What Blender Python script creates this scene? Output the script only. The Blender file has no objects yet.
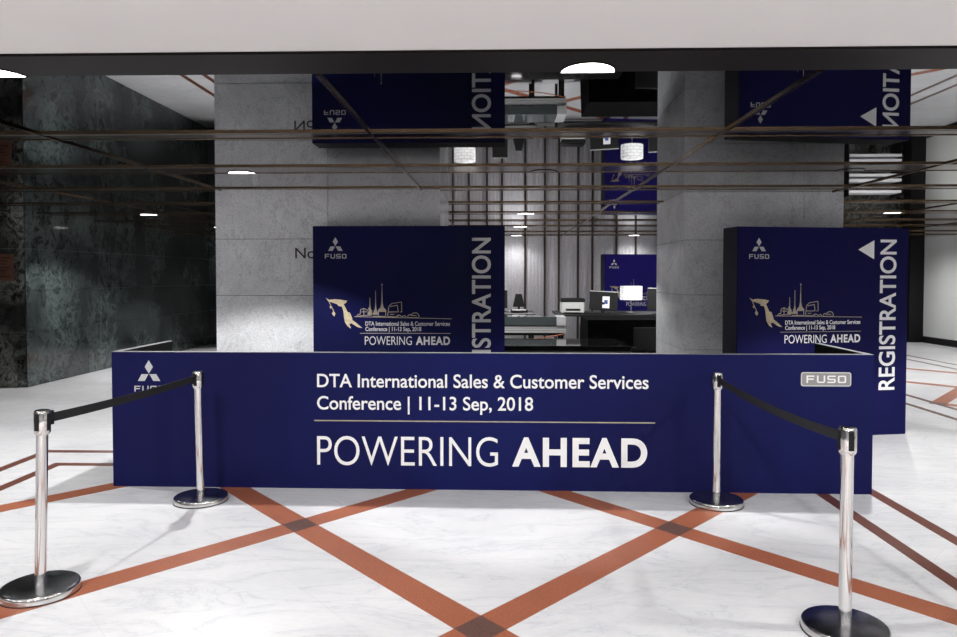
import bpy, bmesh, math, random
from mathutils import Vector, Matrix
random.seed(7)
S = bpy.context.scene
C = S.collection
PI = math.pi
R = math.radians

# ------------------------------------------------------------------ camera
cam_d = bpy.data.cameras.new('camera')
cam_d.sensor_width = 36.0
cam_d.lens = 36.0 * 725.0 / 957.0
cam = bpy.data.objects.new('camera', cam_d)
C.objects.link(cam)
cam.location = (0, 0, 1.65)
cam.rotation_euler = (R(90) - math.atan(20.0 / 725.0), 0, R(1.6))
cam_d.shift_y = -22.5 / 957.0
S.camera = cam

# ------------------------------------------------------------------ world, exposure
W = bpy.data.worlds.new('world')
S.world = W
W.use_nodes = True
W.node_tree.nodes['Background'].inputs[0].default_value = (0.9, 0.93, 1.0, 1)
W.node_tree.nodes['Background'].inputs[1].default_value = 0.05
S.view_settings.view_transform = 'Standard'
S.view_settings.look = 'None'
S.view_settings.exposure = 0.06
S.view_settings.gamma = 1.0
S.view_settings.use_curve_mapping = False
S.cycles.sample_clamp_indirect = 4.0

# ------------------------------------------------------------------ downlights (the spots of the ceiling fixtures, plus added fill spots)
def spot(x, y, z, power, size=102, blend=0.25, rad=0.035, col=(1.0, 0.985, 0.97)):
    d = bpy.data.lights.new('downlight_spot', 'SPOT')
    d.energy = power
    d.spot_size = R(size)
    d.spot_blend = blend
    d.shadow_soft_size = rad
    d.color = col
    o = bpy.data.objects.new('downlight_spot', d)
    C.objects.link(o)
    o.location = (x, y, z)
    return o

LX = [-5.4, -2.36, 0.41, 3.15, 5.9, 9.1]
ROW_POWER = {3.36: 100, 6.62: 250, 11.03: 230, 13.9: 230, 16.9: 34}
LIGHTS = []
for ly, pw in ROW_POWER.items():
    for lx in LX:
        if ly > 15 and lx < -4: continue
        if lx < -7 and ly > 10: continue
        LIGHTS.append((lx, ly))
        narrow = (lx, ly) in ((0.41, 6.62), (3.15, 6.62))     # deep-set lamps with a narrow beam
        if narrow: pw_ = pw * 0.8
        elif lx > 9: pw_ = 150  # unseen lamps added by the pale wall to brighten it
        else: pw_ = pw
        beam_y = {3.36: 3.16, 6.62: 6.17}.get(ly, ly)       # the bulbs sit towards the near side of the housings
        spot(lx, beam_y, 2.55, pw_, 160 if lx > 9 else (150 if ly > 16 else (84 if narrow else (114 if ly == 6.62 else (156 if ly == 3.36 else (136 if ly == 11.03 else 102))))), 1.0 if ly > 16 or lx > 9 else 0.25)
# unseen fill spots added over and behind the camera to brighten the front
for ly, pw in ((1.0, 30), (-1.8, 220), (-4.4, 400)):
    for lx in (-5.2, -2.36, 0.41, 3.15, 5.9):
        spot(lx, ly, 2.5, pw, 168, 0.6, 0.12)

# ------------------------------------------------------------------ materials
def new_mat(name):
    m = bpy.data.materials.new(name)
    m.use_nodes = True
    nt = m.node_tree
    return m, nt, nt.nodes['Principled BSDF']

def mat(name, col, rough=0.5, metal=0.0, spec=0.5, var=0.0, scale=8.0, emit=None, estr=0.0, coat=0.0):
    m, nt, b = new_mat(name)
    b.inputs['Base Color'].default_value = (*col, 1)
    b.inputs['Roughness'].default_value = rough
    b.inputs['Metallic'].default_value = metal
    b.inputs['Specular IOR Level'].default_value = spec
    b.inputs['Coat Weight'].default_value = coat
    if emit:
        b.inputs['Emission Color'].default_value = (*emit, 1)
        b.inputs['Emission Strength'].default_value = estr
    if var > 0:
        tc = nt.nodes.new('ShaderNodeTexCoord')
        n = nt.nodes.new('ShaderNodeTexNoise')
        n.inputs['Scale'].default_value = scale
        n.inputs['Detail'].default_value = 5
        nt.links.new(tc.outputs['Object'], n.inputs['Vector'])
        r = nt.nodes.new('ShaderNodeValToRGB')
        r.color_ramp.elements[0].position = 0.3
        r.color_ramp.elements[1].position = 0.7
        r.color_ramp.elements[0].color = (*[max(0, c * (1 - var)) for c in col], 1)
        r.color_ramp.elements[1].color = (*[min(1, c * (1 + var)) for c in col], 1)
        nt.links.new(n.outputs['Fac'], r.inputs['Fac'])
        nt.links.new(r.outputs['Color'], b.inputs['Base Color'])
    return m

def ramp(nt, stops):
    r = nt.nodes.new('ShaderNodeValToRGB')
    e = r.color_ramp.elements
    while len(e) < len(stops): e.new(0.5)
    for k, (p, c) in enumerate(stops):
        e[k].position = p
        e[k].color = (*c, 1) if len(c) == 3 else c
    return r

def noise(nt, vec, scale, detail=6, rough=0.55, dist=0.0):
    n = nt.nodes.new('ShaderNodeTexNoise')
    n.inputs['Scale'].default_value = scale
    n.inputs['Detail'].default_value = detail
    n.inputs['Roughness'].default_value = rough
    n.inputs['Distortion'].default_value = dist
    nt.links.new(vec, n.inputs['Vector'])
    return n

def mapping(nt, scale=(1, 1, 1), rot=(0, 0, 0), src='Object'):
    tc = nt.nodes.new('ShaderNodeTexCoord')
    mp = nt.nodes.new('ShaderNodeMapping')
    mp.inputs['Scale'].default_value = scale
    mp.inputs['Rotation'].default_value = rot
    nt.links.new(tc.outputs[src], mp.inputs['Vector'])
    return mp.outputs['Vector']

def mixc(nt, fac, a, b, mode='MIX'):
    m = nt.nodes.new('ShaderNodeMix')
    m.data_type = 'RGBA'
    m.blend_type = mode
    for sock, v in ((m.inputs[0], fac), (m.inputs[6], a), (m.inputs[7], b)):
        if hasattr(v, 'links') or hasattr(v, 'is_linked'):
            nt.links.new(v, sock)
        elif isinstance(v, (int, float)):
            sock.default_value = v
        else:
            sock.default_value = (*v, 1)
    return m.outputs[2]

def marble_floor():
    m, nt, b = new_mat('white_marble')
    v = mapping(nt, (1, 1, 1))
    v2 = mapping(nt, (0.55, 1.6, 1), (0, 0, R(18)))
    n1 = noise(nt, v2, 2.2, 8, 0.6, 1.2)
    vein = ramp(nt, [(0.40, (0.70, 0.70, 0.71)), (0.485, (0.66, 0.665, 0.68)), (0.50, (0.57, 0.58, 0.61)), (0.515, (0.66, 0.665, 0.68)), (0.60, (0.71, 0.71, 0.72))])
    nt.links.new(n1.outputs['Fac'], vein.inputs['Fac'])
    n2 = noise(nt, v, 1.1, 5, 0.5, 0.4)
    cloud = ramp(nt, [(0.35, (0.90, 0.905, 0.915)), (0.65, (1, 1, 1))])
    nt.links.new(n2.outputs['Fac'], cloud.inputs['Fac'])
    n3 = noise(nt, v2, 26, 5, 0.7, 0.3)
    grain = ramp(nt, [(0.3, (0.93, 0.93, 0.935)), (0.6, (1, 1, 1))])
    nt.links.new(n3.outputs['Fac'], grain.inputs['Fac'])
    col = mixc(nt, 1.0, vein.outputs['Color'], cloud.outputs['Color'], 'MULTIPLY')
    col = mixc(nt, 1.0, col, grain.outputs['Color'], 'MULTIPLY')
    # slab joints along the two diagonal directions of the inlay
    tc = nt.nodes.new('ShaderNodeTexCoord')
    L = math.hypot(1.231, 1.385)
    for sx in (1, -1):
        d = nt.nodes.new('ShaderNodeVectorMath'); d.operation = 'DOT_PRODUCT'
        nt.links.new(tc.outputs['Object'], d.inputs[0])
        nx, ny = 1.385 / L * sx, 1.231 / L
        d.inputs[1].default_value = (nx, ny, 0)
        a = nt.nodes.new('ShaderNodeMath'); a.operation = 'SUBTRACT'
        nt.links.new(d.outputs['Value'], a.inputs[0])
        a.inputs[1].default_value = -0.086 * nx + 3.342 * ny + 0.46 - 40 * 0.92
        f = nt.nodes.new('ShaderNodeMath'); f.operation = 'MODULO'
        nt.links.new(a.outputs[0], f.inputs[0]); f.inputs[1].default_value = 0.9205
        l = nt.nodes.new('ShaderNodeMath'); l.operation = 'LESS_THAN'
        nt.links.new(f.outputs[0], l.inputs[0]); l.inputs[1].default_value = 0.004
        k = nt.nodes.new('ShaderNodeMath'); k.operation = 'MULTIPLY'
        nt.links.new(l.outputs[0], k.inputs[0]); k.inputs[1].default_value = 0.45
        col = mixc(nt, k.outputs[0], col, (0.5, 0.5, 0.51))
    nt.links.new(col, b.inputs['Base Color'])
    b.inputs['Roughness'].default_value = 0.28
    b.inputs['Specular IOR Level'].default_value = 0.35
    return m

def speckled(name, c0, c1, scale=120, rough=0.35):
    m, nt, b = new_mat(name)
    v = mapping(nt)
    n = noise(nt, v, scale, 3, 0.7)
    r = ramp(nt, [(0.35, c0), (0.65, c1)])
    nt.links.new(n.outputs['Fac'], r.inputs['Fac'])
    n2 = noise(nt, v, 3, 3, 0.5)
    r2 = ramp(nt, [(0.3, (0.88, 0.88, 0.88)), (0.7, (1, 1, 1))])
    nt.links.new(n2.outputs['Fac'], r2.inputs['Fac'])
    nt.links.new(mixc(nt, 1.0, r.outputs['Color'], r2.outputs['Color'], 'MULTIPLY'), b.inputs['Base Color'])
    b.inputs['Roughness'].default_value = rough
    return m

def dark_marble(name, base, vein, amount):
    m, nt, b = new_mat(name)
    v = mapping(nt, (1, 1, 0.8), (0.2, 0.35, 0.2))
    n1 = noise(nt, v, 3.4, 12, 0.72, 0.55)
    r1 = ramp(nt, [(0.44, (0, 0, 0)), (0.495, (1, 1, 1)), (0.505, (1, 1, 1)), (0.56, (0, 0, 0))])
    nt.links.new(n1.outputs['Fac'], r1.inputs['Fac'])
    n2 = noise(nt, v, 0.9, 4, 0.5, 0.6)
    r2 = ramp(nt, [(0.4, (0.05, 0.05, 0.05)), (0.68, (1, 1, 1))])
    nt.links.new(n2.outputs['Fac'], r2.inputs['Fac'])
    n3 = noise(nt, v, 11, 10, 0.75, 0.35)
    r3 = ramp(nt, [(0.46, (0, 0, 0)), (0.5, (0.7, 0.7, 0.7)), (0.54, (0, 0, 0))])
    nt.links.new(n3.outputs['Fac'], r3.inputs['Fac'])
    f = mixc(nt, 1.0, r1.outputs['Color'], r3.outputs['Color'], 'ADD')
    f = mixc(nt, 1.0, f, r2.outputs['Color'], 'MULTIPLY')
    f = mixc(nt, 1.0, f, (amount, amount, amount), 'MULTIPLY')
    n4 = noise(nt, v, 1.6, 5, 0.6, 0.8)
    r4 = ramp(nt, [(0.3, tuple(c * 0.6 for c in base)), (0.7, tuple(c * 1.7 for c in base))])
    nt.links.new(n4.outputs['Fac'], r4.inputs['Fac'])
    nt.links.new(mixc(nt, f, r4.outputs['Color'], vein), b.inputs['Base Color'])
    b.inputs['Roughness'].default_value = 0.08
    return m

def column_stone():
    m, nt, b = new_mat('grey_granite')
    v = mapping(nt)
    n1 = noise(nt, v, 75, 3, 0.75)
    r1 = ramp(nt, [(0.28, (0.32, 0.33, 0.345)), (0.42, (0.66, 0.675, 0.70)), (0.65, (0.80, 0.815, 0.845))])
    nt.links.new(n1.outputs['Fac'], r1.inputs['Fac'])
    n2 = noise(nt, v, 2.2, 6, 0.6, 0.8)
    r2 = ramp(nt, [(0.3, (0.8, 0.8, 0.8)), (0.7, (1.05, 1.05, 1.05))])
    nt.links.new(n2.outputs['Fac'], r2.inputs['Fac'])
    n3 = noise(nt, mapping(nt, (1, 1, 1), (0.3, 0.7, 0.1)), 1.3, 7, 0.6, 1.4)
    r3 = ramp(nt, [(0.485, (1, 1, 1)), (0.5, (0.8, 0.8, 0.8)), (0.515, (1, 1, 1))])
    nt.links.new(n3.outputs['Fac'], r3.inputs['Fac'])
    c = mixc(nt, 1.0, r1.outputs['Color'], r2.outputs['Color'], 'MULTIPLY')
    c = mixc(nt, 1.0, c, r3.outputs['Color'], 'MULTIPLY')
    nt.links.new(c, b.inputs['Base Color'])
    b.inputs['Roughness'].default_value = 0.22
    return m

def navy_print(name, c0, c1, scale):
    m, nt, b = new_mat(name)
    v = mapping(nt, (1, 1, 0.6))
    n = noise(nt, v, scale, 2, 0.4)
    r = ramp(nt, [(0.35, c0), (0.68, c1)])
    nt.links.new(n.outputs['Fac'], r.inputs['Fac'])
    nt.links.new(r.outputs['Color'], b.inputs['Base Color'])
    b.inputs['Roughness'].default_value = 0.5
    b.inputs['Specular IOR Level'].default_value = 0.08
    return m

M = dict(
    marble=marble_floor(),
    terracotta=speckled('terracotta_granite', (0.26, 0.075, 0.036), (0.42, 0.145, 0.075)),
    redbrown=speckled('red_brown_granite', (0.10, 0.032, 0.022), (0.17, 0.06, 0.04)),
    brown=speckled('brown_granite', (0.07, 0.035, 0.028), (0.17, 0.09, 0.07)),
    blackline=speckled('black_granite', (0.03, 0.028, 0.026), (0.07, 0.06, 0.055)),
    green=dark_marble('green_black_marble', (0.019, 0.023, 0.0235), (0.22, 0.28, 0.27), 0.27),
    black_marble=dark_marble('black_veined_marble', (0.008, 0.008, 0.008), (0.38, 0.40, 0.36), 0.55),
    granite=column_stone(),
    joint=mat('stone_joint', (0.06, 0.065, 0.06), 0.8),
    joint_light=mat('pale_joint', (0.10, 0.12, 0.115), 0.8),
    mirror=mat('tinted_mirror', (0.235, 0.24, 0.25), 0.012, 1.0),
    bronze=mat('dark_bronze', (0.05, 0.027, 0.018), 0.14, 1.0, var=0.5, scale=2.5),
    bronze_dark=mat('blackened_bronze', (0.007, 0.0055, 0.005), 0.5, 0.0, spec=0.12),
    brass=mat('brass_edge', (0.17, 0.115, 0.07), 0.18, 1.0),
    white=mat('white_paint', (0.66, 0.655, 0.645), 0.7, var=0.02, scale=2),
    hall=mat('hall_wall_paint', (0.14, 0.14, 0.145), 0.7, var=0.04, scale=1),
    panelwhite=mat('pale_wall_panel', (0.72, 0.74, 0.72), 0.45, var=0.03, scale=1.5),
    curtain=mat('grey_fluted_panel', (0.68, 0.68, 0.72), 0.6, var=0.08, scale=20),
    mullion=mat('dark_brown_mullion', (0.045, 0.03, 0.026), 0.35),
    navy=navy_print('navy_print', (0.0075, 0.0072, 0.052), (0.0072, 0.0105, 0.080), 0.55),
    navyboard=navy_print('navy_board_print', (0.0035, 0.006, 0.026), (0.006, 0.006, 0.066), 0.8),  # darker copy, weaker light of the left board put into the colour
    navyboard_lit=navy_print('navy_board_print_even', (0.006, 0.0055, 0.050), (0.006, 0.0065, 0.064), 0.6),  # lit copy of the same print for the right board
    navyside=mat('navy_side', (0.004, 0.005, 0.018), 0.5),
    navyback=navy_print('royal_blue_print', (0.016, 0.012, 0.14), (0.022, 0.016, 0.22), 0.8),  # same navy board, lamplight painted in as a brighter blue
    inner=mat('black_board_inside', (0.0035, 0.0035, 0.004), 0.8, spec=0.1),
    edge=mat('board_edge', (0.20, 0.20, 0.21), 0.6),
    letter=mat('white_vinyl', (0.86, 0.86, 0.86), 0.5),
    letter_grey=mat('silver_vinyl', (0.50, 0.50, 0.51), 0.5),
    gold=mat('gold_ink', (0.50, 0.42, 0.28), 0.5, var=0.2, scale=30),
    goldline=mat('gold_line', (0.38, 0.33, 0.26), 0.5),
    signletter=mat('black_letter', (0.01, 0.01, 0.01), 0.5),
    chrome=mat('brushed_chrome', (0.68, 0.67, 0.66), 0.10, 1.0),
    chrome_dark=mat('worn_chrome', (0.42, 0.43, 0.45), 0.22, 1.0, var=0.35, scale=14),  # base colour darkened for the reflected dark ceiling, mottled with smudges
    rubber=mat('black_rubber', (0.012, 0.012, 0.012), 0.6),
    belt=mat('black_webbing', (0.008, 0.008, 0.009), 0.7),
    black=mat('black_plastic', (0.010, 0.010, 0.011), 0.5, spec=0.2),
    blackgloss=mat('black_gloss', (0.012, 0.012, 0.013), 0.06, spec=0.8, coat=0.5),
    cloth=mat('black_cloth', (0.0055, 0.0055, 0.006), 0.95, spec=0.02, var=0.3, scale=6),
    grey=mat('printer_grey', (0.42, 0.43, 0.42), 0.5),
    paper=mat('white_paper', (0.75, 0.75, 0.78), 0.7),
    bluemark=mat('blue_mark', (0.03, 0.06, 0.25), 0.6),
    wood=mat('pale_wood', (0.50, 0.32, 0.13), 0.5, var=0.2, scale=10),
    silver=mat('silver_paint', (0.55, 0.56, 0.56), 0.35, 0.4),
    glass_dark=mat('dark_case_glass', (0.05, 0.06, 0.062), 0.05, spec=0.8),
    orange=mat('orange_cable', (0.30, 0.09, 0.03), 0.6),
    plaque=mat('bronze_plaque', (0.13, 0.055, 0.04), 0.4, 0.4, var=0.25, scale=9),
    lens=mat('lit_lens', (1, 1, 1), 0.5, emit=(1.0, 0.97, 0.94), estr=9.0),
    crystal=None,
)

def crystal_shade():
    m, nt, b = new_mat('lit_crystal_shade')
    v = mapping(nt, (1, 1, 1))
    w = nt.nodes.new('ShaderNodeTexBrick')
    w.inputs['Scale'].default_value = 4.5
    w.inputs['Color1'].default_value = (1, 1, 1, 1)
    w.inputs['Color2'].default_value = (0.82, 0.84, 0.85, 1)
    w.inputs['Mortar'].default_value = (0.35, 0.36, 0.36, 1)
    w.inputs['Mortar Size'].default_value = 0.035
    tc = nt.nodes.new('ShaderNodeTexCoord')
    sp = nt.nodes.new('ShaderNodeSeparateXYZ')
    cb = nt.nodes.new('ShaderNodeCombineXYZ')
    nt.links.new(tc.outputs['Object'], sp.inputs[0])
    nt.links.new(sp.outputs['X'], cb.inputs['X'])
    nt.links.new(sp.outputs['Z'], cb.inputs['Y'])
    nt.links.new(cb.outputs[0], w.inputs['Vector'])
    nt.links.new(w.outputs['Color'], b.inputs['Emission Color'])
    b.inputs['Emission Strength'].default_value = 0.95
    b.inputs['Base Color'].default_value = (0.8, 0.8, 0.8, 1)
    return m
M['crystal'] = crystal_shade()

# ------------------------------------------------------------------ mesh helpers
class MB:
    def __init__(self): self.bm = bmesh.new()
    def box(self, x0, x1, y0, y1, z0, z1, rz=0.0, bevel=0.0):
        b = bmesh.new()
        bmesh.ops.create_cube(b, size=1.0)
        sx, sy, sz = x1 - x0, y1 - y0, z1 - z0
        for v in b.verts:
            v.co = Vector((v.co.x * sx, v.co.y * sy, v.co.z * sz))
        if bevel > 0:
            bmesh.ops.bevel(b, geom=b.edges[:], offset=bevel, segments=2, affect='EDGES', profile=0.6)
        mt = Matrix.Translation(((x0 + x1) / 2, (y0 + y1) / 2, (z0 + z1) / 2)) @ Matrix.Rotation(rz, 4, 'Z')
        self.add(b, mt); return self
    def add(self, b, mt=None):
        if mt is not None: b.transform(mt)
        me = bpy.data.meshes.new('tmp'); b.to_mesh(me); b.free()
        self.bm.from_mesh(me); bpy.data.meshes.remove(me)
    def cyl(self, p0, p1, r0, r1=None, seg=24):
        r1 = r0 if r1 is None else r1
        p0, p1 = Vector(p0), Vector(p1); d = p1 - p0
        b = bmesh.new()
        bmesh.ops.create_cone(b, cap_ends=True, segments=seg, radius1=r0, radius2=r1, depth=d.length)
        q = Vector((0, 0, 1)).rotation_difference(d.normalized())
        self.add(b, Matrix.Translation((p0 + p1) / 2) @ q.to_matrix().to_4x4()); return self
    def lathe(self, prof, seg=48):
        bm = self.bm; rings = []
        for r, z in prof:
            if r < 1e-6: rings.append([bm.verts.new((0, 0, z))])
            else: rings.append([bm.verts.new((r * math.cos(2 * PI * k / seg), r * math.sin(2 * PI * k / seg), z)) for k in range(seg)])
        for a, b in zip(rings, rings[1:]):
            for k in range(seg):
                k2 = (k + 1) % seg
                if len(a) == 1 and len(b) == 1: continue
                if len(a) == 1: bm.faces.new((a[0], b[k], b[k2]))
                elif len(b) == 1: bm.faces.new((a[k], b[0], a[k2]))
                else: bm.faces.new((a[k], b[k], b[k2], a[k2]))
        return self
    def prism_xz(self, pts, y0, y1):
        """polygon in the x-z plane given thickness y0..y1"""
        bm = self.bm
        a = [bm.verts.new((x, y0, z)) for x, z in pts]
        b = [bm.verts.new((x, y1, z)) for x, z in pts]
        bm.faces.new(a); bm.faces.new(b[::-1])
        n = len(pts)
        for k in range(n): bm.faces.new((a[k], b[k], b[(k + 1) % n], a[(k + 1) % n]))
        return self
    def prism_xy(self, pts, z0, z1):
        bm = self.bm
        a = [bm.verts.new((x, y, z0)) for x, y in pts]
        b = [bm.verts.new((x, y, z1)) for x, y in pts]
        bm.faces.new(a); bm.faces.new(b[::-1])
        n = len(pts)
        for k in range(n): bm.faces.new((a[k], b[k], b[(k + 1) % n], a[(k + 1) % n]))
        return self
    def stroke(self, pts, w, y0, y1):
        """thin drawn line in the x-z plane"""
        for (xa, za), (xb, zb) in zip(pts, pts[1:]):
            dx, dz = xb - xa, zb - za; l = math.hypot(dx, dz) or 1e-6
            nx, nz = -dz / l * w / 2, dx / l * w / 2
            self.prism_xz([(xa + nx, za + nz), (xb + nx, zb + nz), (xb - nx, zb - nz), (xa - nx, za - nz)], y0, y1)
        return self
    def tube(self, pts, r, seg=8):
        pts = [Vector(p) for p in pts]; bm = self.bm; rings = []
        for k, p in enumerate(pts):
            t = (pts[min(k + 1, len(pts) - 1)] - pts[max(k - 1, 0)]).normalized()
            u = t.orthogonal().normalized() if k == 0 else (u - t * u.dot(t)).normalized()
            w = t.cross(u)
            rings.append([bm.verts.new(p + r * (math.cos(2 * PI * j / seg) * u + math.sin(2 * PI * j / seg) * w)) for j in range(seg)])
        for a, b in zip(rings, rings[1:]):
            for j in range(seg): bm.faces.new((a[j], a[(j + 1) % seg], b[(j + 1) % seg], b[j]))
        bm.faces.new(rings[0]); bm.faces.new(rings[-1][::-1])
        return self
    def build(self, name, m, parent=None, smooth=False, loc=None):
        bmesh.ops.recalc_face_normals(self.bm, faces=self.bm.faces[:])
        me = bpy.data.meshes.new(name)
        self.bm.to_mesh(me); self.bm.free()
        me.materials.append(m)
        if smooth:
            for p in me.polygons: p.use_smooth = True
            me.set_sharp_from_angle(angle=R(35))
        o = bpy.data.objects.new(name, me)
        C.objects.link(o)
        if parent: o.parent = parent
        if loc: o.location = loc
        return o

def struct(o):
    o['kind'] = 'structure'; return o
def tag(o, label, cat, group=None, kind=None):
    o['label'] = label; o['category'] = cat
    if group: o['group'] = group
    if kind: o['kind'] = kind
    return o
def thing(name, label, cat, loc=(0, 0, 0), rz=0.0, group=None):
    o = bpy.data.objects.new(name, None)
    o.empty_display_size = 0.1
    C.objects.link(o)
    o.location = loc; o.rotation_euler = (0, 0, rz)
    return tag(o, label, cat, group)
def dup(root, loc, rz, label):
    r = root.copy(); C.objects.link(r); r.location = loc; r.rotation_euler = (0, 0, rz); r['label'] = label
    for ch in list(root.children):
        c = ch.copy(); C.objects.link(c); c.parent = r
        for g in list(ch.children):
            d = g.copy(); C.objects.link(d); d.parent = c
    return r

def text_shape(body, offset):
    cu = bpy.data.curves.new('txt', 'FONT')
    cu.body = body; cu.size = 1.0; cu.offset = offset; cu.resolution_u = 6
    if offset > 0.02: cu.space_character = 1.14
    o = bpy.data.objects.new('txt', cu); C.objects.link(o)
    bpy.context.view_layer.update()
    dg = bpy.context.evaluated_depsgraph_get()
    me = bpy.data.meshes.new_from_object(o.evaluated_get(dg))
    b = bmesh.new(); b.from_mesh(me)
    bmesh.ops.remove_doubles(b, verts=b.verts[:], dist=1e-5)
    bpy.data.meshes.remove(me); bpy.data.objects.remove(o); bpy.data.curves.remove(cu)
    return b
CAP = 0.685
def lettering(name, body, m, parent, x0, x1, z0, z1, y=-0.002, weight=0.0, vertical=False):
    """body fitted so its ink spans x0..x1 and its capitals z0..z1 (vertical: reads upwards)"""
    b = text_shape(body, weight)
    lo = min(v.co.x for v in b.verts); hi = max(v.co.x for v in b.verts)
    ext = bmesh.ops.extrude_face_region(b, geom=b.faces[:])
    top = [g for g in ext['geom'] if isinstance(g, bmesh.types.BMVert)]
    for v in top: v.co.z += 1.0
    for v in b.verts:
        s = (v.co.x - lo) / (hi - lo)
        t = (v.co.y + weight) / (CAP + 2 * weight)
        d = y - v.co.z * 0.001
        if vertical: v.co = Vector((x1 - t * (x1 - x0), d, z0 + s * (z1 - z0)))
        else: v.co = Vector((x0 + s * (x1 - x0), d, z0 + t * (z1 - z0)))
    for f in b.faces: f.smooth = False
    mb = MB(); mb.bm.free(); mb.bm = b
    return mb.build(name, m, parent)

def diamonds(name, m, parent, xc, z0, z1, y=-0.002):
    k = (z1 - z0) / 198.0
    P = lambda a, c: (xc + (a - 275) * k, z0 + (343 - c) * k)
    mb = MB()
    for poly in ([(274, 145), (314, 209), (274, 272), (235, 209)],
                 [(203, 278), (270, 278), (233, 343), (167, 343)],
                 [(279, 278), (346, 278), (384, 343), (316, 343)]):
        mb.prism_xz([P(*q) for q in poly], y - 0.001, y)
    return mb.build(name, m, parent)

def fuso(name, m, parent, x0, x1, z0, z1, y=-0.002, t=0.18):
    H = z1 - z0; gap = (x1 - x0) * 0.055; w = (x1 - x0 - 3 * gap) / 4; s = H * t; c = s * 0.8
    mb = MB()
    def bar(i, a0, a1, b0, b1):
        ox = x0 + i * (w + gap)
        mb.prism_xz([(ox + a0, z0 + b0), (ox + a1, z0 + b0), (ox + a1, z0 + b1), (ox + a0, z0 + b1)], y - 0.001, y)
    def cutbox(i, top, bottom, left, right, mid=None):
        pass
    v = s * 1.15
    bar(0, 0, v, 0, H); bar(0, v, w * 0.98, H - s, H); bar(0, v, w * 0.88, H * 0.42, H * 0.42 + s)
    bar(1, 0, v, c, H); bar(1, w - v, w, c, H); bar(1, c, w - c, 0, s)
    bar(1, v * 0.4, v, s * 0.3, c); bar(1, w - v, w - v * 0.4, s * 0.3, c)
    bar(2, c * 0.6, w, H - s, H); bar(2, 0, v, H * 0.5, H - s * 0.6); bar(2, c * 0.5, w - c * 0.5, H * 0.39, H * 0.39 + s)
    bar(2, w - v, w, s * 0.6, H * 0.5); bar(2, 0, w - c * 0.6, 0, s)
    bar(3, c * 0.6, w - c * 0.6, H - s, H); bar(3, c * 0.6, w - c * 0.6, 0, s); bar(3, 0, v, c * 0.6, H - c * 0.6); bar(3, w - v, w, c * 0.6, H - c * 0.6)
    return mb.build(name, m, parent)

# ------------------------------------------------------------------ the shell
XL, XR, YF = -8.6, 10.55, -6.2
struct(MB().box(XL, 12.2, YF, 19.2, -0.12, 0.0).build('floor', M['marble']))
struct(MB().box(XL, 12.2, YF, 3.08, 2.60, 2.72).build('ceiling', M['white']))
struct(MB().box(XL, 12.2, 3.08, 19.2, 2.60, 2.72).build('ceiling', M['mirror']))

def slab_wall(name, x0, x1, y0, y1, face, m, mj, heights, vj, gap=0.004):
    """stone slabs on a backing; face = axis and sign of the clad side"""
    mb = MB(); bk = MB()
    ax, sg = face
    bk.box(x0, x1, y0, y1, 0, 2.6)
    if ax == 'x':
        X = x1 if sg > 0 else x0
        for za, zb in zip(heights, heights[1:]):
            for a, b in zip(vj, vj[1:]):
                mb.box(min(X, X + sg * 0.02), max(X, X + sg * 0.02), a + gap / 2, b - gap / 2, za + gap / 2, zb - gap / 2)
    else:
        Y = y1 if sg > 0 else y0
        for za, zb in zip(heights, heights[1:]):
            for a, b in zip(vj, vj[1:]):
                mb.box(a + gap / 2, b - gap / 2, min(Y, Y + sg * 0.02), max(Y, Y + sg * 0.02), za + gap / 2, zb - gap / 2)
    o = struct(bk.build(name, mj))
    f = mb.build('stone_cladding', m, o)
    return o

HZ = [0.0, 0.20, 0.82, 1.435, 2.055, 2.6]
slab_wall('wall_left', -7.3, -6.99, 10.565, 17.3, ('x', 1), M['green'], M['joint_light'], HZ, [10.50, 12.1, 13.35, 14.9, 16.0, 17.3], 0.006)
slab_wall('wall_left', XL, -6.99, 10.52, 10.56, ('y', -1), M['black_marble'], M['joint_light'], HZ, [XL, -7.9, -6.992], 0.006)
slab_wall('wall_back', -7.3, -1.35, 17.3, 17.6, ('y', -1), M['green'], M['joint_light'], HZ, [-6.97, -5.6, -4.2, -2.8, -1.35], 0.006)
struct(MB().box(XL - 0.2, XL, YF, 10.52, 0, 2.6).build('wall_left', M['hall']))
struct(MB().box(XL - 0.2, 12.2, YF - 0.2, YF, 0, 2.72).build('wall_front', M['hall']))
# pale panelled right wall with a black skirting
struct(MB().box(XR, XR + 0.2, YF, 17.0, 0, 2.6).box(XR, XR + 0.15, 17.0, 18.6, 0, 2.6).build('wall_right', M['panelwhite']))
struct(MB().box(XR - 0.02, XR, YF, 18.56, 0, 0.16).build('baseboard_right', M['black']))
struct(MB().box(10.2, XR, 18.3, 18.62, 0, 2.6).build('trim_1', M['black']))
struct(MB().box(3.9, 12.2, 18.8, 19.0, 0, 2.6).build('wall_back', M['black_marble']))
struct(MB().box(3.75, 3.9, 17.3, 19.0, 0, 2.6).build('wall_back', M['black_marble']))
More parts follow.
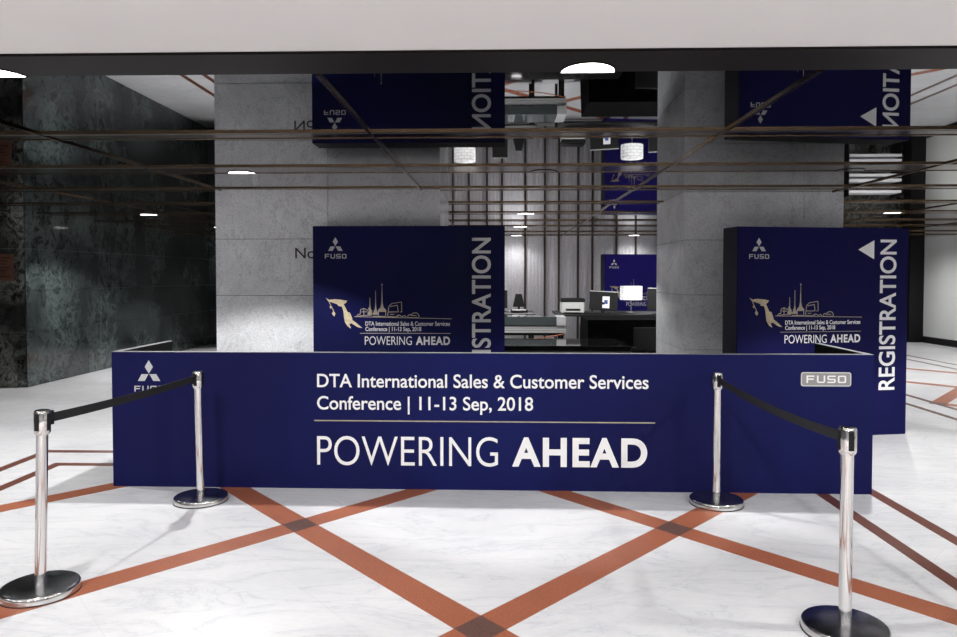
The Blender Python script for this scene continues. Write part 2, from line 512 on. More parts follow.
# fluted grey panels between dark mullions
fl = MB(); bm = fl.bm
xs = [-1.35 + 5.1 * k / 420 for k in range(421)]
fr = [bm.verts.new((x, 17.36 + 0.004 * math.sin(x * 2 * PI / 0.085), 0.0)) for x in xs]
tp = [bm.verts.new((v.co.x, v.co.y, 2.6)) for v in fr]
bl = [bm.verts.new((x, 17.6, 0.0)) for x in (xs[0], xs[-1])]
bt = [bm.verts.new((x, 17.6, 2.6)) for x in (xs[0], xs[-1])]
for k in range(420): bm.faces.new((fr[k], fr[k + 1], tp[k + 1], tp[k]))
bm.faces.new((bl[0], bl[1], bt[1], bt[0])); bm.faces.new((fr[0], tp[0], bt[0], bl[0])); bm.faces.new((fr[-1], bl[1], bt[1], tp[-1]))
struct(fl.build('wall_back', M['curtain'], smooth=True))
for k, x in enumerate([-1.098, -0.714, -0.282, 0.077, 0.627, 1.093, 1.429, 1.884, 2.224, 2.795, 3.245]):
    struct(MB().box(x - 0.023, x + 0.023, 17.31, 17.36, 0, 2.6).build('trim_%d' % (k + 2), M['mullion']))

# granite columns: slabs over a dark core
def column(x0, x1, y0, y1, seams, name):
    core = struct(MB().box(x0 + 0.02, x1 - 0.02, y0 + 0.02, y1 - 0.02, 0, 2.6).build(name, M['joint']))
    mb = MB(); g = 0.005
    zs = [0.0, 0.187, 0.81, 1.435, 2.058, 2.6]
    xe = [x0] + seams + [x1]
    ys = [y0, (y0 + y1) / 2, y1]
    for za, zb in zip(zs, zs[1:]):
        for a, b in zip(xe, xe[1:]):
            for ya, yb in ((y0, y0 + 0.02), (y1 - 0.02, y1)):
                mb.box(a + g / 2 * (a != x0), b - g / 2 * (b != x1), ya, yb, za + g / 2, zb - g / 2)
        for a, b in zip(ys, ys[1:]):
            for xa, xb in ((x0, x0 + 0.02), (x1 - 0.02, x1)):
                mb.box(xa, xb, a + g / 2 + 0.02 * (a == y0), b - g / 2 - 0.02 * (b == y1), za + g / 2, zb - g / 2)
    mb.build('stone_cladding', M['granite'], core)
    return core
colL = column(-3.13, -0.644, 7.95, 9.3, [-1.88], 'column')
colR = column(2.10, 3.88, 8.30, 9.72, [3.442], 'column')

# ------------------------------------------------------------------ floor inlay
def stripe(mb, x0, y0, x1, y1, w, z):
    d = Vector((x1 - x0, y1 - y0)).normalized(); n = Vector((-d.y, d.x)) * w / 2
    mb.prism_xy([(x0 + n.x, y0 + n.y), (x1 + n.x, y1 + n.y), (x1 - n.x, y1 - n.y), (x0 - n.x, y0 - n.y)], -0.01, z)
def lattice(x0, x1, y0, y1, nx, ny, hx, hy, w, clipx, clipy):
    """diagonal bands through nodes spaced hx, hy, cut to the bordered field; returns bands and node blocks"""
    mb = MB(); nodes = MB()
    L = math.hypot(hx, hy)
    # every segment between neighbouring nodes
    k0, k1 = math.floor((x0 - nx) / hx) - 1, math.ceil((x1 - nx) / hx) + 1
    j0, j1 = math.floor((y0 - ny) / hy) - 1, math.ceil((y1 - ny) / hy) + 1
    eps = 0.02
    for i in range(k0, k1 + 1):
        for j in range(j0, j1 + 1):
            if (i + j) % 2: continue
            px, py = nx + i * hx, ny + j * hy
            for sx in (-1, 1):
                qx, qy = px + sx * hx, py + hy
                if min(px, qx) < x0 - eps or max(px, qx) > x1 + eps or py < y0 - eps or qy > y1 + eps: continue
                stripe(mb, px, py, qx, qy, w, 0.0012)
            if x0 - eps <= px <= x1 + eps and y0 - eps <= py <= y1 + eps:
                a = w / 2 * L / hy; b = w / 2 * L / hx
                nodes.prism_xy([(px - a, py), (px, py - b), (px + a, py), (px, py + b)], -0.01, 0.0016)
    return mb, nodes
def border(mb, x0, x1, y0, y1, w, z=0.0010):
    mb.box(x0 - w / 2, x0 + w / 2, y0 - w / 2, y1 + w / 2, -0.01, z)
    mb.box(x1 - w / 2, x1 + w / 2, y0 - w / 2, y1 + w / 2, -0.01, z)
    mb.box(x0 + w / 2, x1 - w / 2, y1 - w / 2, y1 + w / 2, -0.01, z)
    mb.box(x0 + w / 2, x1 - w / 2, y0 - w / 2, y0 + w / 2, -0.01, z)
n = 20
bands, blocks = lattice(-3.78, 2.38, -4.97, 6.115, -0.086, 3.342, 1.231, 1.385, 0.182, None, None)
struct(bands.build('trim_%d' % n, M['terracotta'])); struct(blocks.build('trim_%d' % (n + 1), M['brown']))
bo = MB(); border(bo, -3.87, 2.45, -5.07, 6.21, 0.095); border(bo, -4.25, 2.85, -5.5, 6.67, 0.095)
struct(bo.build('trim_%d' % (n + 2), M['redbrown']))
bands, blocks = lattice(-5.02, 2.38, 10.94, 16.48, 1.145, 15.1, 1.231, 1.385, 0.182, None, None)
struct(bands.build('trim_%d' % (n + 3), M['terracotta'])); struct(blocks.build('trim_%d' % (n + 4), M['brown']))
bo = MB(); border(bo, -5.2, 2.45, 10.85, 16.58, 0.095); border(bo, -5.6, 2.85, 10.4, 16.95, 0.095)
struct(bo.build('trim_%d' % (n + 5), M['redbrown']))
bands, blocks = lattice(5.69, 8.05, -4.0, 14.9, 6.87, 10.86, 1.18, 1.35, 0.182, None, None)
struct(bands.build('trim_%d' % (n + 6), M['terracotta'])); struct(blocks.build('trim_%d' % (n + 7), M['brown']))
bo = MB(); border(bo, 5.66, 8.1, -4.2, 15.2, 0.085); border(bo, 5.27, 8.5, -4.6, 15.65, 0.085)
struct(bo.build('trim_%d' % (n + 8), M['brown']))

# ------------------------------------------------------------------ ceiling strips and long bars
STRIPS = [(3.08, 3.404, 1), (4.762, 4.983, 0), (6.233, 6.651, 1), (7.768, 8.03, 0), (9.34, 9.59, 0), (10.79, 11.139, 1), (12.35, 12.6, 0), (13.70, 14.03, 1), (15.45, 15.7, 0), (16.75, 17.1, 1)]
n = 40
for a, b, lit in STRIPS:
    st = struct(MB().box(XL, XR, a, b, 2.597, 2.6015).build('trim_%d' % n, M['bronze_dark'] if a < 4 else M['bronze']))
    rl = MB()
    rl.box(XL, XR, a - 0.010, a + 0.010, 2.588, 2.6015)
    if a > 4: rl.box(XL, XR, b - 0.010, b + 0.010, 2.592, 2.6015)
    rl.build('edge_rail', M['brass'] if a > 4 else M['bronze_dark'], st)
    if a > 4:
        MB().box(XL, XR, a + 0.012, a + 0.06, 2.593, 2.6015).build('shadow_gap', M['rubber'], st)  # solid black strip stands in for the shade of a gap
    n += 1
for x in (-7.2, -5.03, -3.07, -0.85, 1.48, 3.76, 6.0, 8.2):
    struct(MB().box(x - 0.011, x + 0.011, 3.41, 17.3, 2.588, 2.602).build('trim_%d' % n, M['brass'])); n += 1

def half_disc(r, seg=28):
    return [(r * math.cos(PI + PI * k / seg), r * math.sin(PI + PI * k / seg)) for k in range(seg + 1)]
ROWNAME = {3.36: 'first', 6.62: 'second', 11.03: 'third', 13.9: 'fourth', 16.9: 'fifth'}
ORD = {-5.4: 'over the green marble wall side', -2.36: 'in line with the left granite column', 0.41: 'between the two granite columns', 3.15: 'in line with the right granite column', 5.9: 'beyond the right granite column', 9.1: 'by the pale wall'}
first = None
for lx, ly in LIGHTS:
    lab = 'half-round lit downlight in the %s bronze ceiling strip, %s' % (ROWNAME[ly], ORD[lx])
    far = {3.36: 3.402, 6.62: 6.649, 11.03: 11.11, 13.9: 14.0, 16.9: 17.06}[ly]
    if first is None:
        first = thing('downlight', lab, 'downlight', (lx, far, 2.597), 0, 'downlights in the bronze ceiling strips')
        MB().prism_xy(half_disc(0.122), -0.004, -0.001).build('lens', M['lens'], first)
        ring = MB(); o_, i_ = half_disc(0.128), half_disc(0.1225)
        for k in range(len(o_) - 1): ring.prism_xy([o_[k], o_[k + 1], i_[k + 1], i_[k]], -0.005, 0.0)
        ring.box(-0.128, 0.128, 0.0, 0.012, -0.005, 0.0)
        ring.build('trim_ring', M['bronze_dark'], first)
        last = first
    else:
        last = dup(first, (lx, far, 2.597), 0, lab)
    s = {3.36: 1.0, 6.62: 0.98, 11.03: 1.05, 13.9: 1.05, 16.9: 1.05}[ly]
    last.scale = (s, s * 1.25, 1)
    if (lx, ly) in ((0.41, 6.62), (3.15, 6.62)):
        last['label'] = lab.replace('half-round lit', 'dim half-round')
        for ch in last.children:
            if ch.name.startswith('lens'):
                ch.data = ch.data.copy(); ch.data.materials[0] = M['bronze']

# ------------------------------------------------------------------ reception counter (three low navy panels)
ctr = thing('reception_counter', 'long low navy event counter with white conference lettering, behind the belt posts', 'counter', (-3.026, 5.572, 0), R(-0.55))
CW, CH = 5.845, 1.06
front = MB().box(0, CW, 0, 0.045, 0, CH - 0.004).build('front_panel', M['navy'], ctr)
MB().box(0, CW, 0.0, 0.045, CH - 0.004, CH).build('top_edge', M['edge'], front)
for x0 in (0.0, CW - 0.045):
    sp = MB().box(x0, x0 + 0.045, 0.045, 0.94, 0, CH - 0.004).build('side_panel', M['inner'], ctr)
    MB().box(x0, x0 + 0.045, 0.045, 0.94, CH - 0.004, CH).build('top_edge', M['edge'], sp)
MB().box(0.045, CW - 0.045, 0.045, 0.05, 0, CH - 0.004).build('inner_lining', M['inner'], ctr)
lettering('lettering', 'DTA International Sales & Customer Services', M['letter'], front, 1.621, 4.166, 0.790, 0.894, weight=0.012)
lettering('lettering', 'Conference | 11-13 Sep, 2018', M['letter'], front, 1.620, 3.290, 0.617, 0.721, weight=0.012)
MB().box(1.597, 4.218, -0.003, -0.0015, 0.526, 0.535).build('ruled_line', M['goldline'], front)
lettering('lettering', 'POWERING', M['letter'], front, 1.618, 3.021, 0.186, 0.410, weight=-0.006)
lettering('lettering', 'AHEAD', M['letter'], front, 3.130, 4.160, 0.186, 0.412, weight=0.034)
diamonds('emblem', M['letter_grey'], front, 0.297, 0.831, 0.993)
fuso('lettering', M['letter_grey'], front, 0.180, 0.418, 0.747, 0.793)
def cx(x): return x + 3.017
# badge
def rrect(x0, x1, z0, z1, r, seg=5):
    pts = []
    for (cx_, cz_, a0) in ((x1 - r, z1 - r, 0), (x0 + r, z1 - r, 90), (x0 + r, z0 + r, 180), (x1 - r, z0 + r, 270)):
        for k in range(seg + 1):
            a = R(a0 + 90 * k / seg); pts.append((cx_ + r * math.cos(a), cz_ + r * math.sin(a)))
    return pts
bd = MB().prism_xz(rrect(cx(2.29), cx(2.662), 0.818, 0.925, 0.018), -0.003, -0.001).build('badge', M['letter'], front)
MB().prism_xz(rrect(cx(2.298), cx(2.654), 0.826, 0.917, 0.012), -0.004, -0.002).build('badge_field', M['letter_grey'], bd)
bd.data.materials[0] = mat('badge_rim', (0.62, 0.62, 0.62), 0.5)
bd.children[0].data.materials[0] = mat('badge_grey', (0.27, 0.27, 0.265), 0.5)
fuso('lettering', M['letter'], bd, cx(2.330), cx(2.624), 0.844, 0.900, y=-0.004)

# ------------------------------------------------------------------ registration boards
def Zk(z, k): return 1.65 + k * (z - 1.65)
def board(label, loc, rz, arrow, body_mat, mats, k=1.0):
    t = thing('registration_board', label, 'sign board', loc, rz, 'navy registration boards')
    Wd, Hd, Th = 2.0 * k, Zk(2.17, k), 0.30
    px, pz = (lambda v: v * k), (lambda v: Zk(v, k))
    fp = MB().box(0, Wd, 0, 0.02, 0, Hd).build('front_panel', body_mat, t)
    MB().box(0, Wd, 0.02, Th, 0, Hd).build('board_body', M['navyside'], t)
    lt, gold, lg = mats
    diamonds('emblem', lg, fp, px(0.237), pz(1.912), pz(2.052))
    fuso('lettering', lg, fp, px(0.126), px(0.352), pz(1.832), pz(1.880))
    lettering('lettering', 'REGISTRATION', lt, fp, px(1.66), px(1.855), pz(0.405), pz(2.045), weight=0.016, vertical=True)
    lettering('lettering', 'DTA International Sales & Customer Services', lt, fp, px(0.547), px(1.430), pz(1.132), pz(1.176), weight=0.016)
    lettering('lettering', 'Conference | 11-13 Sep, 2018', lt, fp, px(0.547), px(1.132), pz(1.076), pz(1.120), weight=0.016)
    MB().box(px(0.49), px(1.44), -0.003, -0.0015, pz(1.050), pz(1.055)).build('ruled_line', M['goldline'], fp)
    lettering('lettering', 'POWERING', lt, fp, px(0.541), px(1.033), pz(0.932), pz(1.020), weight=-0.004)
    lettering('lettering', 'AHEAD', lt, fp, px(1.075), px(1.432), pz(0.932), pz(1.020), weight=0.034)
    if arrow:
        MB().prism_xz([(px(1.395), pz(1.935)), (px(1.585), pz(2.037)), (px(1.585), pz(1.833))], -0.003, -0.0015).build('arrow', lt, fp)
    # golden bird-headed prow and line-drawn skyline with a truck
    def q(x, y): return (px((x / 6.835 + 7.0) * 0.010445), pz(2.17 - (y / 6.83 + 54.0) * 0.01045))
    prow = MB()
    prow.prism_xz([q(*p) for p in [(40, 120), (62, 134), (100, 129), (148, 133), (186, 140), (176, 156), (162, 164), (176, 190), (188, 216), (205, 221), (219, 256), (222, 272), (242, 286), (268, 308), (290, 326), (262, 322), (235, 306), (216, 294), (200, 299), (212, 330), (188, 314), (170, 286), (164, 255), (160, 215), (150, 180), (126, 176), (117, 163), (84, 152), (54, 141)]], -0.003, -0.0015)
    prow.prism_xz([q(*p) for p in [(73, 168), (82, 181), (74, 196), (65, 182)]], -0.003, -0.0015)
    prow.prism_xz([q(*p) for p in [(92, 206), (105, 228), (97, 247), (81, 229)]], -0.003, -0.0015)
    prow.stroke([q(60, 142), q(73, 170), q(92, 208)], 0.006, -0.003, -0.0015)
    prow.build('prow_artwork', gold, fp)
    sk = MB(); w = 0.007
    def st(*p, w=w): sk.stroke([q(*a) for a in p], w, -0.003, -0.0015)
    for xc, ztop, hw in ((425, 36, 28), (381, 70, 18), (342, 118, 16)):
        base = 215 if xc == 425 else 235
        sk.prism_xz([q(*a) for a in [(xc - 1.5, ztop), (xc + 1.5, ztop), (xc + hw * 0.16, base - 62), (xc + hw * 0.4, base - 30), (xc + hw, base - 12), (xc + hw, base), (xc - hw, base), (xc - hw, base - 12), (xc - hw * 0.4, base - 30), (xc - hw * 0.16, base - 62)]], -0.003, -0.0015)
    sk.prism_xz([q(*a) for a in [(419, 30), (425, 22), (431, 30), (425, 40)]], -0.003, -0.0015)
    st((235, 248), (900, 262), w=0.006)
    st((250, 246), (262, 232), (275, 232), (278, 200), (300, 192), (328, 206), (336, 186), (356, 210), (352, 238), (300, 240), (262, 244))
    st((285, 215), (325, 215)); st((300, 195), (300, 240)); st((336, 240), (372, 222), (372, 200))
    st((360, 245), (400, 246), (455, 246)); st((400, 215), (400, 246)); st((450, 215), (450, 240))
    st((470, 178), (492, 158), (558, 148), (560, 215), (548, 216)); st((478, 180), (530, 170), (536, 215), (468, 216), (470, 180))
    st((466, 216), (462, 246), (516, 250), (538, 236)); st((480, 232), (508, 232)); st((535, 250), (530, 240), (545, 238), (560, 248), (580, 240), (590, 252))
    st((598, 250), (606, 236), (628, 232), (640, 222), (664, 222), (680, 244), (672, 254), (600, 254)); st((620, 240), (660, 240))
    sk.build('skyline_artwork', M['goldline'], fp)
    return t
board('navy registration board without an arrow, against the left granite column behind the counter', (-1.938, 7.52, 0), 0, False,
      M['navyboard'], (M['letter_grey'], M['gold'], M['letter_grey']))  # lettering greyed like the print to hold this board's weaker light
board('navy registration board with a white left-pointing arrow, right of the counter', (2.385, 7.31, 0), R(10.7), True,
      M['navyboard_lit'], (M['letter'], M['gold'], M['letter_grey']), 0.95)
board('bright blue registration board at the far fluted wall, behind the glowing lamp', (2.39, 16.50, 0), R(8), False,
      M['navyback'], (M['letter'], M['gold'], M['letter']), 0.95)

# wall letters on the left column
lettering('wall_letters', 'No', M['signletter'], None, -2.245, -2.02, 1.845, 1.962, y=0.0, weight=0.006)
o = bpy.data.objects['wall_letters']; o.location = (0, 7.949, 0)
tag(o, 'thin black letters No on the left granite column beside the board', 'sign lettering')

# ------------------------------------------------------------------ belt posts
HGT = 0.957
def make_post(label, loc, rz):
    t = thing('belt_stanchion', label, 'stanchion', loc, rz, 'chrome belt posts in front of the counter')
    bs = MB().lathe([(0, 0), (0.186, 0), (0.189, 0.004), (0.189, 0.034), (0.185, 0.041), (0.181, 0.043)], 72).build('base', M['chrome'], t, True)
    MB().lathe([(0.1815, 0.0425), (0.175, 0.0445), (0.06, 0.048), (0.0, 0.049)], 72).build('base_plate', M['chrome_dark'], bs, True)
    MB().lathe([(0.187, 0.0), (0.1915, 0.0), (0.1915, 0.006), (0.187, 0.006)], 72).build('rubber_ring', M['rubber'], bs, True)
    MB().lathe([(0, 0.03), (0.028, 0.03), (0.028, 0.843), (0, 0.843)], 40).build('post', M['chrome'], t, True)
    hd = MB().lathe([(0, 0.831), (0.033, 0.831), (0.0385, 0.841), (0.0395, 0.848), (0.0395, HGT - 0.012), (0.036, HGT - 0.002), (0.030, HGT), (0, HGT)], 48).build('belt_head', M['chrome'], t, True)
    for k in range(4):
        a = k * PI / 2
        sl = MB().box(0.0335, 0.0405, -0.013, 0.013, 0.852, HGT - 0.016, bevel=0.0025)
        sl.bm.transform(Matrix.Rotation(a, 4, 'Z'))
        sl.build('belt_slot', M['black'], hd)
    return t
def belt(post, p_from, p_to, sag, height=0.048):
    """webbing from p_from to p_to in world x, y, z (centre line), child of post"""
    inv = Matrix.Rotation(-post.rotation_euler.z, 4, 'Z') @ Matrix.Translation(-Vector(post.location))
    mb = MB(); bm = mb.bm; rows = []
    a, b = Vector(p_from), Vector(p_to); d = (b - a); nrm = Vector((-d.y, d.x, 0)).normalized() * 0.0012
    N = 24
    for k in range(N + 1):
        s = k / N; p = a.lerp(b, s); p.z -= sag * 4 * s * (1 - s)
        rows.append([bm.verts.new(inv @ (p + e * nrm + Vector((0, 0, f * height / 2)))) for e, f in ((-1, -1), (1, -1), (1, 1), (-1, 1))])
    for r0, r1 in zip(rows, rows[1:]):
        for j in range(4): bm.faces.new((r0[j], r0[(j + 1) % 4], r1[(j + 1) % 4], r1[j]))
    bm.faces.new(rows[0]); bm.faces.new(rows[-1][::-1])
    bl = mb.build('belt', M['belt'], post)
    for p, q_, w in ((a, b, 0.03), (b, a, 0.02)):
        u = (q_ - p).normalized(); ang = math.atan2(u.y, u.x) - post.rotation_euler.z
        c = inv @ (p + u * w * 0.5)
        cl = MB().box(-w / 2, w / 2, -0.011, 0.011, -0.037, 0.037, bevel=0.003)
        cl.bm.transform(Matrix.Translation(c) @ Matrix.Rotation(ang, 4, 'Z'))
        cl.build('belt_clip', M['black'], bl)
PA, PB, PC, PD = (-2.390, 3.675), (-2.186, 5.225), (1.578, 5.262), (1.605, 3.364)
ang1 = math.atan2(PB[1] - PA[1], PB[0] - PA[0]); ang2 = math.atan2(PC[1] - PD[1], PC[0] - PD[0])
pa = make_post('chrome belt post at the left edge, nearest on the left, paying out a black belt', (*PA, 0), ang1)
pb = dup(pa, (*PB, 0), ang1, 'chrome belt post close to the counter, below the left emblem')
pc = dup(pa, (*PC, 0), ang2, 'chrome belt post close to the counter, right of the AHEAD lettering')
pd = dup(pa, (*PD, 0), ang2, 'nearest chrome belt post on the right, base partly cut off, paying out a black belt')
def along(p, q, r): 
    d = Vector((q[0] - p[0], q[1] - p[1])).normalized(); return (p[0] + d.x * r, p[1] + d.y * r)
# two of the posts lean a little out of plumb
LEAN, LEAN_B = R(1.6), R(-0.9)
for root, ang, lean in ((pa, ang1, LEAN), (pb, ang1, LEAN_B)):
    for ch in root.children:
        if ch.name.startswith(('post', 'belt_head')):
            ch.matrix_local = Matrix.Rotation(-ang, 4, 'Z') @ Matrix.Rotation(lean, 4, 'Y') @ Matrix.Rotation(ang, 4, 'Z')
dx = math.sin(LEAN) * 0.905
a0 = along(PA, PB, 0.042)
b0 = along(PB, PA, 0.0425)
belt(pa, (a0[0] + dx, a0[1], 0.906), (b0[0] + math.sin(LEAN_B) * 0.905, b0[1], 0.905), 0.012)
belt(pd, (*along(PD, PC, 0.042), 0.902), (*along(PC, PD, 0.0425), 0.902), 0.030)

# ------------------------------------------------------------------ plaque on the dark wall
t = thing('wall_plaque', 'reddish bronze plaque on the black veined marble at the far left', 'plaque', (-7.29, 10.499, 1.576))
MB().box(-0.19, 0.145, -0.02, 0.0, 0, 0.398, bevel=0.004).build('plate', M['plaque'], t)
pl = MB()
for k in range(7): pl.box(-0.15, 0.10 - 0.03 * (k % 3), -0.0215, -0.0195, 0.335 - 0.045 * k, 0.345 - 0.045 * k)
pl.build('engraved_lines', M['brass'], t)

# ------------------------------------------------------------------ back office: tables and equipment
def table(name, label, x0, x1, y0, y1, h, top_m, leg_m, cat='table', legs=True, th=0.03):
    t = thing(name, label, cat, ((x0 + x1) / 2, (y0 + y1) / 2, 0))
    w, d = (x1 - x0) / 2, (y1 - y0) / 2
    MB().box(-w, w, -d, d, h - th, h, bevel=0.004).build('tabletop', top_m, t)
    if legs:
        for sx in (-1, 1):
            for sy in (-1, 1):
                MB().box(sx * (w - 0.06) - 0.025, sx * (w - 0.06) + 0.025, sy * (d - 0.06) - 0.025, sy * (d - 0.06) + 0.025, 0, h - th).build('leg', leg_m, t)
    return t
def draped(name, label, x0, x1, y0, y1, h):
    """table under a cloth that hangs to the floor in soft folds"""
    t = thing(name, label, 'table', ((x0 + x1) / 2, (y0 + y1) / 2, 0))
    w, d = (x1 - x0) / 2, (y1 - y0) / 2
    MB().box(-w + 0.03, w - 0.03, -d + 0.03, d - 0.03, h - 0.04, h - 0.006).build('tabletop', M['black'], t)
    for sx in (-1, 1):
        for sy in (-1, 1):
            MB().box(sx * (w - 0.1) - 0.02, sx * (w - 0.1) + 0.02, sy * (d - 0.1) - 0.02, sy * (d - 0.1) + 0.02, 0, h - 0.04).build('leg', M['black'], t)
    mb = MB(); bm = mb.bm; N = 160; per = []
    for k in range(N):
        s = k / N * 4; e = int(s); f = s - e
        x, y = ((-w + 2 * w * f, -d), (w, -d + 2 * d * f), (w - 2 * w * f, d), (-w, d - 2 * d * f))[e]
        nx, ny = ((0, -1), (1, 0), (0, 1), (-1, 0))[e]
        per.append((x, y, nx, ny, k))
    rings = []
    for z, amp in ((h, 0.0), (h - 0.03, 0.004), (h * 0.6, 0.02), (0.012, 0.035)):
        rings.append([bm.verts.new((x + nx * amp * math.sin(k * 1.25), y + ny * amp * math.sin(k * 1.25), z)) for x, y, nx, ny, k in per])
    for a, b in zip(rings, rings[1:]):
        for k in range(N): bm.faces.new((a[k], a[(k + 1) % N], b[(k + 1) % N], b[k]))
    bm.faces.new(rings[0])
    mb.build('tablecloth', M['cloth'], t, True)
    return t
draped('draped_table', 'tall table under a black floor-length cloth beside the right column', 1.32, 3.3, 10.75, 11.75, 1.0)
table('back_table', 'black high table holding the printer and monitors in the back office', 1.0, 3.4, 12.2, 13.6, 1.0, M['black'], M['black'])
table('side_table', 'black high table behind the left board, holding the wooden tray and lamp', -1.2, 0.64, 12.4, 13.6, 1.0, M['black'], M['black'])
table('gloss_table', 'low glossy black table just behind the counter, reflecting the fluted wall', -0.55, 1.70, 9.35, 10.45, 0.75, M['blackgloss'], M['black'], th=0.07)
gt = bpy.data.objects['gloss_table']
MB().box(-1.10, 1.10, -0.52, -0.50, 0.0, 0.68).build('front_panel', M['black'], gt)

# display counter with dark glass top, silver end block and slatted front
t = thing('display_counter', 'dark glass display counter with silver end block and white slatted front', 'counter', (0.2, 11.55, 0))
MB().box(-0.85, 0.72, 0, 0.6, 0.86, 1.0, bevel=0.004).build('glass_case', M['glass_dark'], t)
MB().box(0.722, 0.87, -0.005, 0.6, 0.86, 1.0, bevel=0.004).build('end_block', M['silver'], t)
for k in range(3): MB().box(-0.85, 0.87, 0.01, 0.04, 0.745 + 0.037 * k, 0.775 + 0.037 * k).build('front_slat', M['silver'], t)
MB().box(-0.83, 0.85, 0.045, 0.58, 0.70, 0.858).build('carcass', M['black'], t)
for sx in (-0.79, 0.81):
    for sy in (0.08, 0.54):
        MB().box(sx - 0.025, sx + 0.025, sy - 0.025, sy + 0.025, 0, 0.70).build('leg', M['black'], t)
tag(MB().tube([(-0.55 + 1.6 * s, 11.535, 0.735 - 0.10 * 4 * s * (1 - s)) for s in [k / 24 for k in range(25)]], 0.008).build('cable', M['orange']),
    'orange cable sagging under the white slats of the display counter', 'cable')

# printer
t = thing('printer', 'grey white desktop printer with black lid on the back table', 'printer', (1.28, 12.75, 1.0))
MB().box(-0.19, 0.20, -0.18, 0.2, 0.012, 0.20, bevel=0.012).build('printer_body', M['grey'], t)
MB().box(-0.20, 0.21, -0.19, 0.21, 0.20, 0.262, bevel=0.01).build('scanner_lid', M['black'], t)
MB().box(-0.17, 0.18, -0.186, -0.176, 0.215, 0.222).build('lid_seam', M['silver'], t)
MB().box(-0.15, 0.16, -0.30, -0.17, 0.03, 0.045).build('output_tray', M['grey'], t)
MB().box(-0.12, 0.13, -0.19, -0.175, 0.05, 0.085).build('paper_slot', M['black'], t)
for sx in (-0.15, 0.16):
    for sy in (-0.14, 0.16): MB().cyl((sx, sy, 0), (sx, sy, 0.013), 0.015, seg=12).build('foot', M['rubber'], t)
def monitor(label, x, y, w, h, tilt, sticker):
    t = thing('monitor', label, 'monitor', (x, y, 1.0), 0, 'monitors on the back tables')
    sc = MB().box(-w / 2, w / 2, -0.018, 0.018, 0.06, 0.06 + h, bevel=0.005)
    sc.bm.transform(Matrix.Rotation(R(tilt), 4, 'Y') @ Matrix.Rotation(R(-6), 4, 'X'))
    s = sc.build('screen_back', M['black'], t)
    MB().box(-0.12, 0.12, -0.09, 0.09, 0, 0.015, bevel=0.003).build('stand_base', M['black'], t)
    MB().box(-0.025, 0.025, -0.005, 0.025, 0.012, 0.2).build('stand_neck', M['black'], t)
    rim = MB().box(-w / 2, w / 2, -0.02, 0.016, 0.06 + h - 0.012, 0.061 + h)
    rim.bm.transform(Matrix.Rotation(R(tilt), 4, 'Y') @ Matrix.Rotation(R(-6), 4, 'X'))
    rim.build('top_rim', M['silver'], s)
    if sticker:
        p = MB().box(-0.02, 0.10, -0.0215, -0.0175, 0.10, 0.30); p.bm.transform(Matrix.Rotation(R(tilt), 4, 'Y') @ Matrix.Rotation(R(-6), 4, 'X'))
        p = p.build('asset_label', M['paper'], s)
        p2 = MB().box(0.01, 0.07, -0.0225, -0.0212, 0.17, 0.24); p2.bm.transform(Matrix.Rotation(R(tilt), 4, 'Y') @ Matrix.Rotation(R(-6), 4, 'X'))
        p2.build('label_mark', M['bluemark'], p)
    return t
monitor('black monitor seen from behind with a white asset label', 1.79, 12.5, 0.48, 0.33, 3, True)
monitor('black monitor seen from behind beside the right granite column', 2.75, 12.45, 0.44, 0.38, 3, False)
monitor('black monitor at the edge of the left board, on the side table', 0.02, 13.28, 0.28, 0.34, 0, False)
# desk phone / terminal silhouette
t = thing('desk_terminal', 'small black tapered terminal on the side table by the wall', 'terminal', (0.36, 12.95, 1.0))
MB().box(-0.14, 0.16, -0.08, 0.1, 0, 0.05, bevel=0.008).build('base', M['black'], t)
MB().prism_xz([(-0.11, 0.10), (0.10, 0.10), (0.05, 0.33), (-0.06, 0.33)], -0.02, 0.02).build('screen', M['black'], t)
MB().box(-0.02, 0.02, -0.012, 0.012, 0.045, 0.11).build('neck', M['black'], t)
MB().box(-0.12, 0.12, -0.085, -0.075, 0.04, 0.06).build('front_strip', M['paper'], t)

def lamp(label, x, y):
    t = thing('table_lamp', label, 'lamp', (x, y, 1.0), 0, 'glowing crystal drum lamps')
    MB().lathe([(0, 0), (0.09, 0), (0.09, 0.012), (0.02, 0.02), (0.0, 0.02)], 32).build('base', M['silver'], t, True)
    MB().cyl((0, 0, 0.018), (0, 0, 0.23), 0.008).build('stem', M['silver'], t)
    MB().lathe([(0, 0.225), (0.19, 0.225), (0.195, 0.232), (0.195, 0.463), (0.19, 0.47), (0, 0.47)], 40).build('lamp_shade', M['crystal'], t, True)
lamp('glowing white crystal drum lamp in front of the far blue board', 2.36, 13.0)
lamp('glowing white crystal drum lamp hidden behind the left board, seen in the mirrored ceiling', -0.62, 13.25)

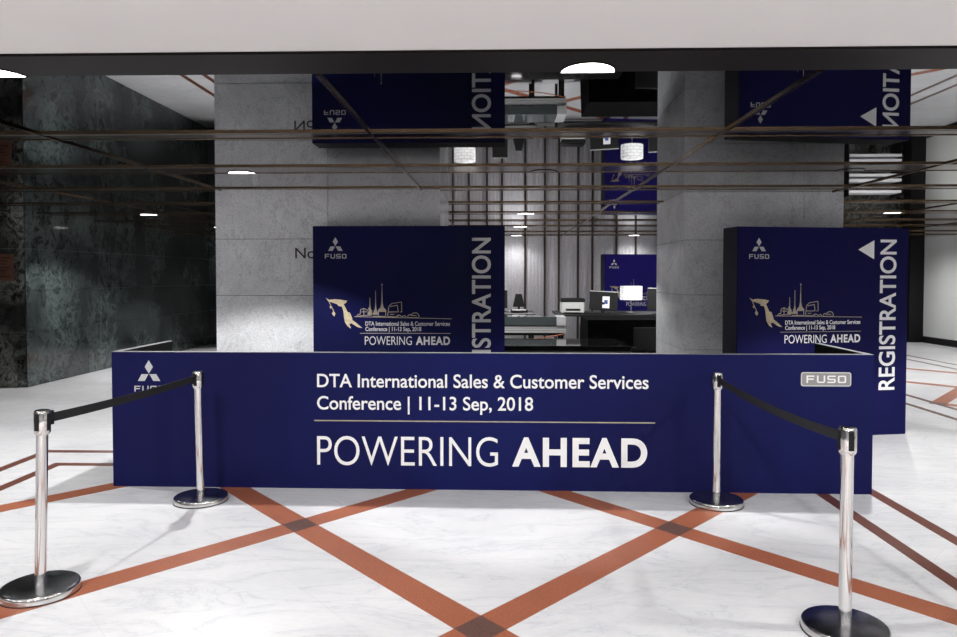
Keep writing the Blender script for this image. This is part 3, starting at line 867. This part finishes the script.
# wooden tray shelf on the side table (seen in the mirror)
t = thing('wooden_tray', 'open pale wooden tray with dividers on the side table behind the left board', 'tray', (-0.62, 12.68, 1.0))
MB().box(-0.55, 0.5, -0.2, 0.2, 0, 0.02).build('tray_bottom', M['wood'], t)
for y0 in (-0.2, 0.185): MB().box(-0.55, 0.5, y0, y0 + 0.015, 0.02, 0.2).build('tray_side', M['wood'], t)
for x0 in (-0.55, -0.1, 0.33): MB().box(x0, x0 + 0.015, -0.185, 0.185, 0.02, 0.2).build('divider', M['mullion'], t)
MB().box(0.5, 0.62, -0.2, 0.2, 0, 0.2).build('end_block', M['paper'], t)

# black office chair behind the gloss table
t = thing('office_chair', 'black office chair standing between the gloss table and the right column', 'chair', (2.14, 10.12, 0), R(8))
MB().box(-0.22, 0.22, -0.21, 0.21, 0.44, 0.5, bevel=0.02).build('seat', M['black'], t)
bk = MB().box(-0.2, 0.2, 0.2, 0.235, 0.58, 0.92, bevel=0.015).build('backrest', M['black'], t)
MB().box(-0.02, 0.02, 0.19, 0.22, 0.45, 0.62).build('back_support', M['black'], t)
for sx in (-1, 1):
    MB().tube([(sx * 0.2, 0.1, 0.46), (sx * 0.27, 0.08, 0.52), (sx * 0.28, 0.02, 0.66), (sx * 0.27, -0.16, 0.67)], 0.014).build('armrest', M['black'], t)
MB().cyl((0, 0, 0.1), (0, 0, 0.44), 0.025).build('gas_column', M['black'], t)
for k in range(5):
    a = 2 * PI * k / 5
    lg = MB().cyl((0, 0, 0.11), (0.27 * math.cos(a), 0.27 * math.sin(a), 0.075), 0.02, 0.014, 10).build('leg', M['black'], t)
    MB().cyl((0.27 * math.cos(a) - 0.012, 0.27 * math.sin(a), 0.03), (0.27 * math.cos(a) + 0.012, 0.27 * math.sin(a), 0.03), 0.03, seg=14).build('caster', M['rubber'], lg)

# white shelving in the dark recess behind the right board (seen in the mirror)
t = thing('wall_shelf', 'white horizontal shelf boards in the dark recess beside the pale wall', 'shelf', (9.3, 18.2, 0))
for z in (0.58, 0.70, 1.06, 1.18, 1.46): MB().box(-0.75, 0.5, -0.2, 0.3, z, z + 0.06).build('shelf_board', M['paper'], t)
for x in (-0.77, 0.50): MB().box(x, x + 0.02, -0.18, 0.3, 0, 1.6).build('upright', M['black'], t)
